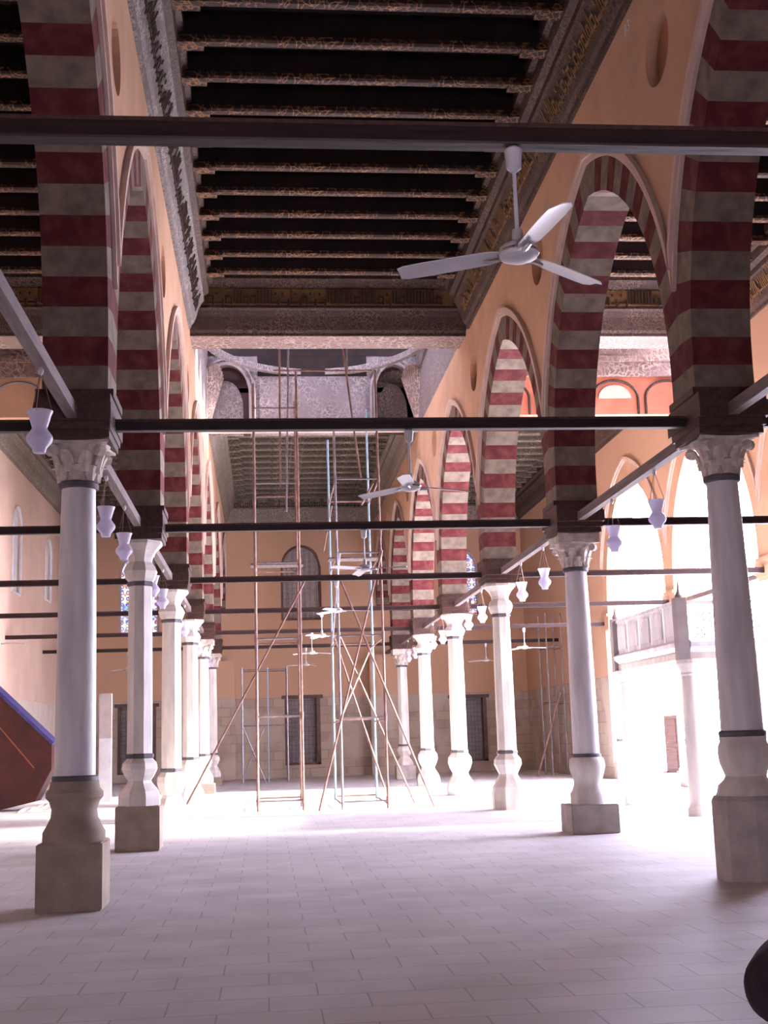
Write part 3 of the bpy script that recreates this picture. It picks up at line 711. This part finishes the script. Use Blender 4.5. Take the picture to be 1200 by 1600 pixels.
make_column('farthest left column, beside the stone pier of the back wall', 'column', (XL, yk(5), 0), (.7, .3), vase(.3, 1.1), 1.12, .2, .18, 4.2, 8, 'leaf', LG, 'marble2')
bR1 = [(.33, .86), (.31, .90), (.30, .96), (.235, 1.02), (.215, 1.06), (.235, 1.12), (.265, 1.2), (.275, 1.30), (.265, 1.38), (.245, 1.42), (.25, 1.47)]
make_column('nearest right column, thick round shaft on an octagonal pedestal at the right edge', 'column', (XR + .02, yk(0), 0), (.68, .86), bR1, 1.5, .225, .17, 4.28, 24, 'leaf', RG, oct_ped=True)
bR2 = [(.29, .44), (.29, .60), (.26, .64), (.225, .74), (.23, .82), (.26, .92), (.285, 1.02), (.27, 1.12), (.235, 1.16)]
make_column('second right column, round shaft with leafy capital on a low square pedestal', 'column', (XR, yk(1), 0), (.75, .44), bR2, 1.18, .21, .175, 4.15, 24, 'leaf', RG)
make_column('third right column, octagonal with a broad flared base and vase capital', 'column', (XR, yk(2), 0), None, [(.36, 0), (.37, .12), (.37, .32), (.35, .46), (.27, .58), (.22, .66), (.20, .72), (.24, .80), (.30, .92), (.29, 1.02), (.21, 1.12), (.21, 1.15)], 1.17, .205, .185, 4.05, 8, 'vase', RG, 'marble2')
make_column('fourth right column, bright white octagonal shaft', 'column', (XR, yk(3), 0), None, vase(0, 1.1, 1.15), 1.12, .22, .2, 4.1, 8, 'vase', RG, 'marble2')
make_column('fifth right column, bright white, just right of the scaffold braces', 'column', (XR, yk(4), 0), None, vase(0, 1.1, 1.15), 1.12, .22, .2, 4.1, 8, 'vase', RG, 'marble2')
make_column('farthest right column, small with a leafy capital, seen through the scaffold', 'column', (XR, yk(5), 0), (.7, .5), vase(.4, 1.2), 1.22, .21, .19, 4.1, 8, 'leaf', RG, 'marble2')
for k, lb in ((1, 'courtyard column outside the right edge'), (2, 'courtyard arcade column hidden behind the nearest right column'), (3, 'bleached courtyard column under the pier between the two bright arches'), (4, 'courtyard column at the end of the solid wall, left of the bright arches')):
    make_column(lb, 'column', (XC, yk(k), 0), (.66, .5), vase(.5, 1.2), 1.22, .2, .18, 4.15, 8, 'vase', 'columns of the courtyard arcade', 'marble2', impost='plain')

# ---------------------------------------------------------------- hanging glass lamps
def lathe_shell(bm, prof, n=20):
    rings = [[bm.verts.new((r * cos(2 * pi * i / n), r * sin(2 * pi * i / n), z)) for i in range(n)] for r, z in prof]
    for A, B in zip(rings, rings[1:]):
        for i in range(n): bm.faces.new((A[i], A[(i + 1) % n], B[(i + 1) % n], B[i]))
    return rings
lamp = thing('hanging_lamp', '', 'lamp', (0, 0, 0))
bm = bmesh.new()
out = [(.052, 0), (.058, .012), (.062, .04), (.108, .095), (.117, .125), (.112, .15), (.072, .205), (.066, .225), (.074, .25), (.100, .34), (.112, .37), (.114, .375)]
inn = [(max(r - .006, .02), z + .004) for r, z in out][::-1]; inn[0] = (.108, .375)
rg = lathe_shell(bm, out + inn, 16); bm.faces.new(rg[0][::-1]); bm.faces.new(rg[-1])
obj('glass_body', bm, M['glass'], lamp, smooth=True)
bm = bmesh.new()
for i in range(3):
    a = 2 * pi * i / 3 + .4; tube(bm, (.11 * cos(a), .11 * sin(a), .36), (.012 * cos(a), .012 * sin(a), .72), .0035, 5)
obj('chains', bm, M['rust'], lamp)
bm = bmesh.new(); lathe(bm, [(.008, .78), (.02, .765), (.026, .74), (.02, .715), (.008, .70)], 12); obj('hook', bm, M['fan'], lamp, smooth=True)
bm = bmesh.new(); lathe(bm, [(.012, .20), (.03, .16), (.034, .13), (.02, .10), (.008, .09)], 12); obj('bulb', bm, M['fan'], lamp, smooth=True)
first = True
pairs = []
for k in range(-1, 5):
    for s in (-1.03, .97):
        if k == -1 and s < 0: continue
        pairs.append((k, s))
LP = []
for side, xc in (('left', XL), ('right', XR)):
    for k, s in pairs:
        if side == 'right' and k == -1: continue
        LP.append((side, xc, k, s))
pl = {-1: 'the left edge and the nearest column', 0: 'the first and second %s columns', 1: 'the second and third %s columns', 2: 'the third and fourth %s columns', 3: 'the fourth and fifth %s columns', 4: 'the fifth and sixth %s columns'}
for side, xc, k, s in LP:
    where = pl[k] % side if '%s' in pl[k] else pl[k]
    lb = '%s hourglass glass lamp hanging from the tie between %s' % ('nearer' if s < 0 else 'farther', where)
    if k == -1: lb = 'largest hourglass glass lamp, hanging left of the nearest left capital'
    loc = (xc, yk(k) + H2 + s, 3.965 if side == 'left' else 3.92)
    dz = 4.885 - .77 - loc[2]
    loc = (loc[0], loc[1], 4.885 - .775)
    loc = (loc[0], loc[1], 4.11)
    if first: lamp.location = loc; lamp['label'] = lb; lamp['group'] = 'glass lamps hanging from the arcade ties'; first = False
    else: dup(lamp, loc, lb, 'glass lamps hanging from the arcade ties', rz=random.random() * 3)

# ---------------------------------------------------------------- ceiling fans (three blades)
fan = thing('ceiling_fan', '', 'ceiling fan', (0, 0, 0))
bm = bmesh.new(); lathe(bm, [(.02, -.15), (.042, -.13), (.05, -.04), (.052, -.02), (.03, 0)], 20); obj('canopy', bm, M['fan'], fan, smooth=True)
bm = bmesh.new(); tube(bm, (0, 0, -.14), (0, 0, -.55), .012, 12); tube(bm, (0, 0, -.5), (0, 0, -.6), .03, 14, .035); obj('down_rod', bm, M['fan'], fan, smooth=True)
bm = bmesh.new(); lathe(bm, [(.03, -.575), (.075, -.585), (.105, -.61), (.115, -.64), (.105, -.665), (.06, -.685), (.02, -.69)], 28); obj('motor_housing', bm, M['fan'], fan, smooth=True)
bm = bmesh.new(); lathe(bm, [(.116, -.648), (.1185, -.645), (.1185, -.635), (.116, -.632)], 28); obj('chrome_band', bm, M['chrome'], fan, smooth=True)
def blade(a):
    bm = bmesh.new(); ca, sa = cos(a), sin(a); prev = None
    st = [(.10, .035), (.14, .05), (.18, .062), (.35, .068), (.55, .07), (.66, .066), (.70, .045)]
    for r, wv in st:
        z = -.64 - .03 * (r - .1); sec = []
        for u, dz in ((-wv, -.012), (0, .010), (wv, .014), (wv, .009), (0, .004), (-wv, -.017)):
            sec.append(bm.verts.new((r * ca - u * sa, r * sa + u * ca, z + dz)))
        if prev:
            for j in range(6): bm.faces.new((prev[j], prev[(j + 1) % 6], sec[(j + 1) % 6], sec[j]))
        else: bm.faces.new(sec)
        prev = sec
    bm.faces.new(prev[::-1]); return bm
for q in range(3): 
    bl = obj('blade', blade(q * 2 * pi / 3), M['fan'], fan, smooth=True)
    a = q * 2 * pi / 3; bm = bmesh.new(); tube(bm, (.10 * cos(a), .10 * sin(a), -.652), (.20 * cos(a), .20 * sin(a), -.657), .022, 8, .012); obj('blade_bracket', bm, M['chrome'], bl)
FZ = TZ - .05
def rz_of(dx, dy): return atan2(dy, dx)
FN = [((1.45, yk(-1), FZ), rz_of(-.62, .26), 'large white three-bladed ceiling fan hanging from the nearest tie beam'),
      ((1.60, yk(0), FZ), rz_of(.70, .21), 'second ceiling fan, hanging in front of the bright right arches'),
      ((1.62, yk(1), FZ), rz_of(.62, -.25), 'third ceiling fan, level with the scaffold and the arched window'),
      ((1.55, yk(2), FZ), rz_of(.70, .05), 'fourth fan of the centre aisle, white, among the scaffold tubes'),
      ((1.52, yk(3), FZ), rz_of(.70, -.1), 'fifth fan of the centre aisle, small, above the doorway'),
      ((1.50, yk(4), FZ), rz_of(.55, .3), 'sixth fan of the centre aisle, very small'),
      ((1.52, yk(5), FZ), rz_of(.4, .6), 'farthest tiny fan of the centre aisle'),
      ((8.35, yk(4), FZ), rz_of(.70, .0), 'fan in the right aisle beyond the second right column'),
      ((8.26, yk(5), FZ - .0), rz_of(-.6, .3), 'tiny fan in the right aisle beyond the third right column'),
      ((-6.87, yk(3), FZ), rz_of(.70, .0), 'fan at the left edge over the left aisle'),
      ((-4.95, yk(5), FZ), rz_of(.5, .4), 'tiny fan in the left aisle between the first two columns')]
for i, (l, rz, lb) in enumerate(FN):
    if i == 0: fan.location = l; fan.rotation_euler = (0, 0, rz); fan['label'] = lb
    else: dup(fan, l, lb, rz=rz)

# ---------------------------------------------------------------- scaffold towers
def tower(name, label, x0, x1, ya, yb, h, frames, mats, extra=None):
    root = thing(name, label, 'scaffold', ((x0 + x1) / 2, (ya + yb) / 2, 0)); cx, cy = root.location.x, root.location.y
    i = 0
    for y in (ya, yb):
        for x in (x0, x1):
            bm = bmesh.new(); tube(bm, (x - cx, y - cy, 0), (x - cx, y - cy, h[i]), .028, 8)
            for z in frames: tube(bm, (x - cx, y - cy, z - .08), (x - cx, y - cy, z + .08), .038, 8)
            obj('upright', bm, M[mats[i]], root); i += 1
    for z in frames:
        for y, m_ in ((ya, 'steel'), (yb, 'rust')):
            bm = bmesh.new(); tube(bm, (x0 - cx, y - cy, z), (x1 - cx, y - cy, z), .022, 6); obj('cross_rail', bm, M[m_], root)
        bm = bmesh.new()
        for x in (x0, x1): tube(bm, (x - cx, ya - cy, z - .06), (x - cx, yb - cy, z - .06), .02, 6)
        obj('side_rail', bm, M['rust'], root)
    for a, b, m_ in (extra or []):
        bm = bmesh.new(); tube(bm, (a[0] - cx, a[1] - cy, a[2]), (b[0] - cx, b[1] - cy, b[2]), .024, 8); obj('brace', bm, M[m_], root)
    return root
tower('scaffold_tower', 'left tall scaffold tower of rusty tubes standing in the centre aisle', -.19, .83, 28.4, 30.0, (9.9, 10.2, 9.6, 9.9), (.22, 2.1, 3.85, 5.6, 7.48, 9.3), ('rust', 'rust', 'steel', 'rust'),
      [((-1.89, 28.6, 0), (.95, 28.35, 5.16), 'rust'), ((.3, 28.35, 10.21), (2.64, 28.25, 10.17), 'rust'), ((.45, 28.4, 10.8), (.42, 28.4, 7.4), 'rust'), ((.66, 28.4, 10.76), (.55, 28.4, 6.8), 'steel'), ((.40, 28.4, 10.78), (2.2, 28.3, 10.76), 'blue')])
tower('scaffold_tower', 'right tall scaffold tower with blue and rusty tubes and long leaning braces', 1.68, 2.69, 28.0, 30.8, (8.9, 10.1, 9.1, 9.9), (.17, 2.0, 3.85, 5.75, 7.48), ('steel', 'rust', 'blue', 'blue'),
      [((1.15, 27.85, 0), (2.72, 27.9, 5.78), 'rust'), ((3.72, 27.95, 0), (1.74, 28.0, 5.15), 'rust'), ((3.5, 29.8, 0), (1.75, 29.6, 4.1), 'rust'), ((2.75, 29.4, .4), (1.68, 30.8, 4.2), 'rust'), ((1.75, 30.8, 7.38), (1.52, 30.8, 6.22), 'rust'),
       ((1.68, 28, 2.0), (2.69, 30.8, 3.85), 'rust'), ((1.68, 30.8, 3.85), (1.75, 28, 5.75), 'steel'), ((2.56, 28.0, 7.37), (2.28, 28.0, 6.87), 'rust'), ((1.95, 28.2, 10.76), (2.3, 28.2, 7.5), 'rust'), ((2.05, 28.25, 10.76), (2.05, 28.25, 10.1), 'steel'), ((2.72, 28.0, 6.3), (2.6, 28.0, 5.0), 'rust')])
bt = tower('low_scaffold', 'low pale scaffold frame standing by the back wall behind the left tower', -.85, .82, 46.6, 47.8, (4.15, 4.15, 4.3, 4.15), (.1, 2.1, 4.15), ('steel', 'steel', 'steel', 'rust'),
      [((-.85, 46.6, .2), (0, 46.6, 2.1), 'steel'), ((0, 46.6, 0), (-.85, 46.6, 2.1), 'steel'), ((.1, 46.6, 0), (.1, 46.6, 4.2), 'blue')])
tower('low_scaffold', 'thin scaffold frame in the right aisle behind the second right column', 10.2, 10.75, 44.2, 45.4, (5.8, 5.8, 5.8, 5.8), (2.6, 4.6), ('steel', 'steel', 'steel', 'steel'), None)
bm = bmesh.new(); tube(bm, (0, 0, 0), (1.0, .1, 2.9), .035, 8); tag(obj('leaning_pole', bm, M['rust'], loc=(9.5, 43.6, 0)), 'pale pole leaning behind the second right column', 'pole')
# scaffold planks between towers
for (z, x0, x1, y, lb) in ((5.9, -.15, .8, 29.2, 'wooden scaffold plank low on the left tower'), (6.35, 1.7, 2.65, 29.4, 'wooden scaffold plank on the right tower above the third fan'), ):
    bm = bmesh.new(); box(bm, x0 - .08, x1 + .08, y - .14, y + .14, z - .3 , z - .26); 
    bm.free()
def plank(loc, lx, ly, lb):
    bm = bmesh.new(); box(bm, -lx / 2, lx / 2, -ly / 2, ly / 2, 0, .04); tag(obj('scaffold_plank', bm, M['tie'], loc=loc), lb, 'plank', 'planks on the scaffold towers')
plank((.32, 29.2, 5.63), 1.25, .5, 'worn plank deck laid across the left scaffold tower')
plank((2.18, 29.4, 5.78), 1.25, .5, 'worn plank deck laid across the right scaffold tower')

# ---------------------------------------------------------------- raised tribune (dikka) at the right
tr = thing('raised_tribune', 'marble tribune raised on slender columns in front of the courtyard arches', 'platform', (7.6, 22.0, 2.8))
LX, LY = 3.3, 4.2
bm = bmesh.new(); prism(bm, [(-.03, 0), (LX, 0), (LX, .12), (-.03, .12)], 0, LY, 'Y'); obj('deck', bm, M['marble2'], tr)
bm = bmesh.new()
prof = [(0, .12), (-.03, .16), (-.10, .22), (-.12, .30), (-.06, .34), (.0, .36)]
prism(bm, [(p[0], p[1]) for p in prof] + [(.12, .36), (.12, .12)], .1, LY - .1, 'Y'); obj('side_molding', bm, M['marble'], tr)
bm = bmesh.new(); prism(bm, [(p[0], p[1]) for p in prof] + [(.12, .36), (.12, .12)], .13, LX, 'X'); obj('front_molding', bm, M['marble'], tr)
for i in range(5):
    y0_ = .16 + i * (LY - .2) / 5; bm = bmesh.new(); box(bm, .0, .09, y0_ + .02, y0_ + (LY - .2) / 5 - .02, .36, 1.02); box(bm, -.02, .0, y0_ + .1, y0_ + (LY - .2) / 5 - .1, .44, .94)
    obj('parapet_panel', bm, M['marble'], tr)
bm = bmesh.new(); box(bm, -.03, .11, .1, LY, 1.02, 1.09); obj('handrail', bm, M['marble'], tr)
for (px, py) in ((.0, .0), (.0, LY)):
    bm = bmesh.new(); box(bm, px - .105, px + .105, py - .105, py + .105, -.01, 1.12); lathe(bm, [(.06, 1.11), (.075, 1.16), (.03, 1.24), (.008, 1.42)], 12, c=(px, py)); obj('corner_post', bm, M['recess'], tr)
bm = bmesh.new()
def clipseg(x, z, dx, dz): pass
st = .13; x_a, x_b, z_a, z_b = .2, LX, .38, 1.0
nx = int((x_b - x_a) / st); nz = int((z_b - z_a) / st)
for i in range(nx):
    for j in range(nz):
        cx, cz = x_a + (i + .5) * st, z_a + (j + .5) * st
        for s in range(6):
            a0 = pi * s / 3; a1 = a0 + pi / 3; tube(bm, (cx + .06 * cos(a0), .05, cz + .06 * sin(a0)), (cx + .06 * cos(a1), .05, cz + .06 * sin(a1)), .012, 4)
box(bm, x_a - .05, x_b, .02, .09, 1.0, 1.07)
obj('pierced_screen', bm, M['marble2'], tr)
for (x, y, lb) in ((7.74, 22.15, 'slender column under the near corner of the tribune, left of the nearest right column'), (7.72, 26.05, 'slender bleached column under the far corner of the tribune'), (10.75, 22.15, 'tribune column outside the right edge'), (10.75, 26.05, 'tribune column behind the nearest right column')):
    r = thing('slender_column', lb, 'column', (x, y, 0), 0, 'columns carrying the tribune')
    bm = bmesh.new(); lathe(bm, [(.2, 0), (.2, .12), (.17, .16), (.16, .2)], 20); obj('base', bm, M['marble2'], r, smooth=True)
    bm = bmesh.new(); lathe(bm, [(.155, .2), (.155, 1.4), (.135, 2.5)], 24); obj('shaft', bm, M['marble2'], r, smooth=True)
    bm = bmesh.new(); lathe(bm, [(.135, 2.5), (.15, 2.53), (.14, 2.56), (.2, 2.68), (.22, 2.72), (.22, 2.8)], 16); obj('capital', bm, M['marble2'], r)

# courtyard door leaf
dr = thing('door_leaf', 'brown wooden door leaf standing in the bleached courtyard', 'door', (14.6, 44.1, -.06), radians(-50))
bm = bmesh.new(); box(bm, -.27, .27, -.03, .03, 0, 2.05); obj('door_panel', bm, M['beamX'], dr)
bm = bmesh.new(); box(bm, -.2, .2, -.05, -.03, .15, .9); box(bm, -.2, .2, -.05, -.03, 1.05, 1.9); obj('raised_panels', bm, M['beamX'], dr)
bm = bmesh.new(); box(bm, -.32, -.27, -.25, .25, 0, .08); box(bm, .27, .32, -.25, .25, 0, .08); obj('foot', bm, M['doorwood'], dr)

# ---------------------------------------------------------------- left aisle stuff
ms = thing('minbar_stair', 'dark red wooden stair side with a blue edge, at the left picture edge', 'stair', (-5.4, 32.6, 0))
bm = bmesh.new(); poly = [(-2.4, .02), (-1.35, .02), (-.42, .22), (-.02, 1.0), (-.02, 1.62), (-1.42, 2.96), (-2.4, 3.9)]
prism(bm, poly, 0, .9, 'Y'); obj('side_panel', bm, M['darkred'], ms)
bm = bmesh.new(); prism(bm, [(-2.4, 3.9), (-1.42, 2.96), (-.02, 1.62), (.03, 1.68), (-1.38, 3.04), (-2.4, 4.02)], -.04, .94, 'Y'); obj('blue_edge', bm, M['bluetrim'], ms)
bm = bmesh.new(); tube(bm, (-1.5, -.01, 2.3), (-.45, -.01, 1.05), .018, 6); tube(bm, (-1.5, -.01, 2.3), (-2.3, -.01, 3.0), .018, 6); obj('orange_seam', bm, M['orange'], ms)
bm = bmesh.new()
for i in range(1, 9):
    x = -2.2 + i * .24; zt = 3.75 - i * .235; box(bm, x - .1, x + .1, .1, .8, zt - .2, zt)
bm.free()
def crumple(name, loc, sx, sy, h, seed, label):
    random.seed(seed); bm = bmesh.new(); n = 12; g = []
    for i in range(n + 1):
        row = []
        for j in range(n + 1):
            u, v = i / n * 2 - 1, j / n * 2 - 1; e = max(0, 1 - max(abs(u), abs(v)) ** 2)
            row.append(bm.verts.new((u * sx / 2 * random.uniform(.9, 1.1), v * sy / 2, .01 + h * e * random.uniform(.35, 1))))
        g.append(row)
    for i in range(n):
        for j in range(n): bm.faces.new((g[i][j], g[i + 1][j], g[i + 1][j + 1], g[i][j + 1]))
    lo = bmesh.ops.extrude_face_region(bm, geom=bm.faces[:])
    for v in [x for x in lo['geom'] if isinstance(x, bmesh.types.BMVert)]: v.co.z = 0
    o = obj(name, bm, M['sheet'], loc=loc); tag(o, label, 'plastic sheet'); return o
crumple('crumpled_sheet', (-5.35, 32.0, 0), 1.5, .8, .22, 3, 'crumpled white sheet on the floor in front of the red stair')
crumple('crumpled_sheet', (-5.05, 33.0, 0), .5, .9, .85, 4, 'upright crumpled white sheet leaning at the toe of the red stair')
wp = thing('wrapped_panel', 'tall narrow wrapped white panel standing just behind the nearest left column', 'panel', (-4.5, 36.0, 0))
bm = bmesh.new(); box(bm, -.17, .17, -.1, .1, 0, 1.75); obj('white_wrap', bm, M['sheet'], wp)
bm = bmesh.new(); box(bm, -.17, .17, -.1, .1, 1.75, 3.0); obj('grey_upper_board', bm, M['stucco'], wp)
crumple('crumpled_sheet', (-3.4, 33.5, 0), .5, .5, .16, 6, 'small white scrap on the floor between the first two left columns')

# painted number on the right wall, tiny
cu = bpy.data.curves.new('painted_number', 'FONT'); cu.body = 'B3'; cu.size = .22; cu.extrude = .002
to = bpy.data.objects.new('painted_number', cu); COL.objects.link(to)
dg = bpy.context.evaluated_depsgraph_get(); me = bpy.data.meshes.new_from_object(to.evaluated_get(dg)); bpy.data.objects.remove(to)
me.materials.append(M['fan']); o = bpy.data.objects.new('painted_number', me); COL.objects.link(o)
o.matrix_world = Matrix(((0, 0, -1, XR - T - .003), (-1, 0, 0, 14.15), (0, 1, 0, 10.33), (0, 0, 0, 1)))
tag(o, 'small white painted characters high on the right arcade wall above the round recess', 'marking')
# dark bundle at the lower right corner
bm = bmesh.new(); bmesh.ops.create_icosphere(bm, subdivisions=4, radius=.36)
for v in bm.verts:
    v.co.z *= .75; v.co.z = max(v.co.z, -.2); v.co *= 1 + .04 * sin(v.co.x * 17) * cos(v.co.y * 13 + v.co.z * 9)
zz = min(v.co.z for v in bm.verts)
for v in bm.verts: v.co.z -= zz
tag(obj('cloth_bundle', bm, M['lead_bundle'], loc=(2.93, 6.78, 0), smooth=True), 'dark rounded bundle on the floor at the lower right corner', 'bundle')
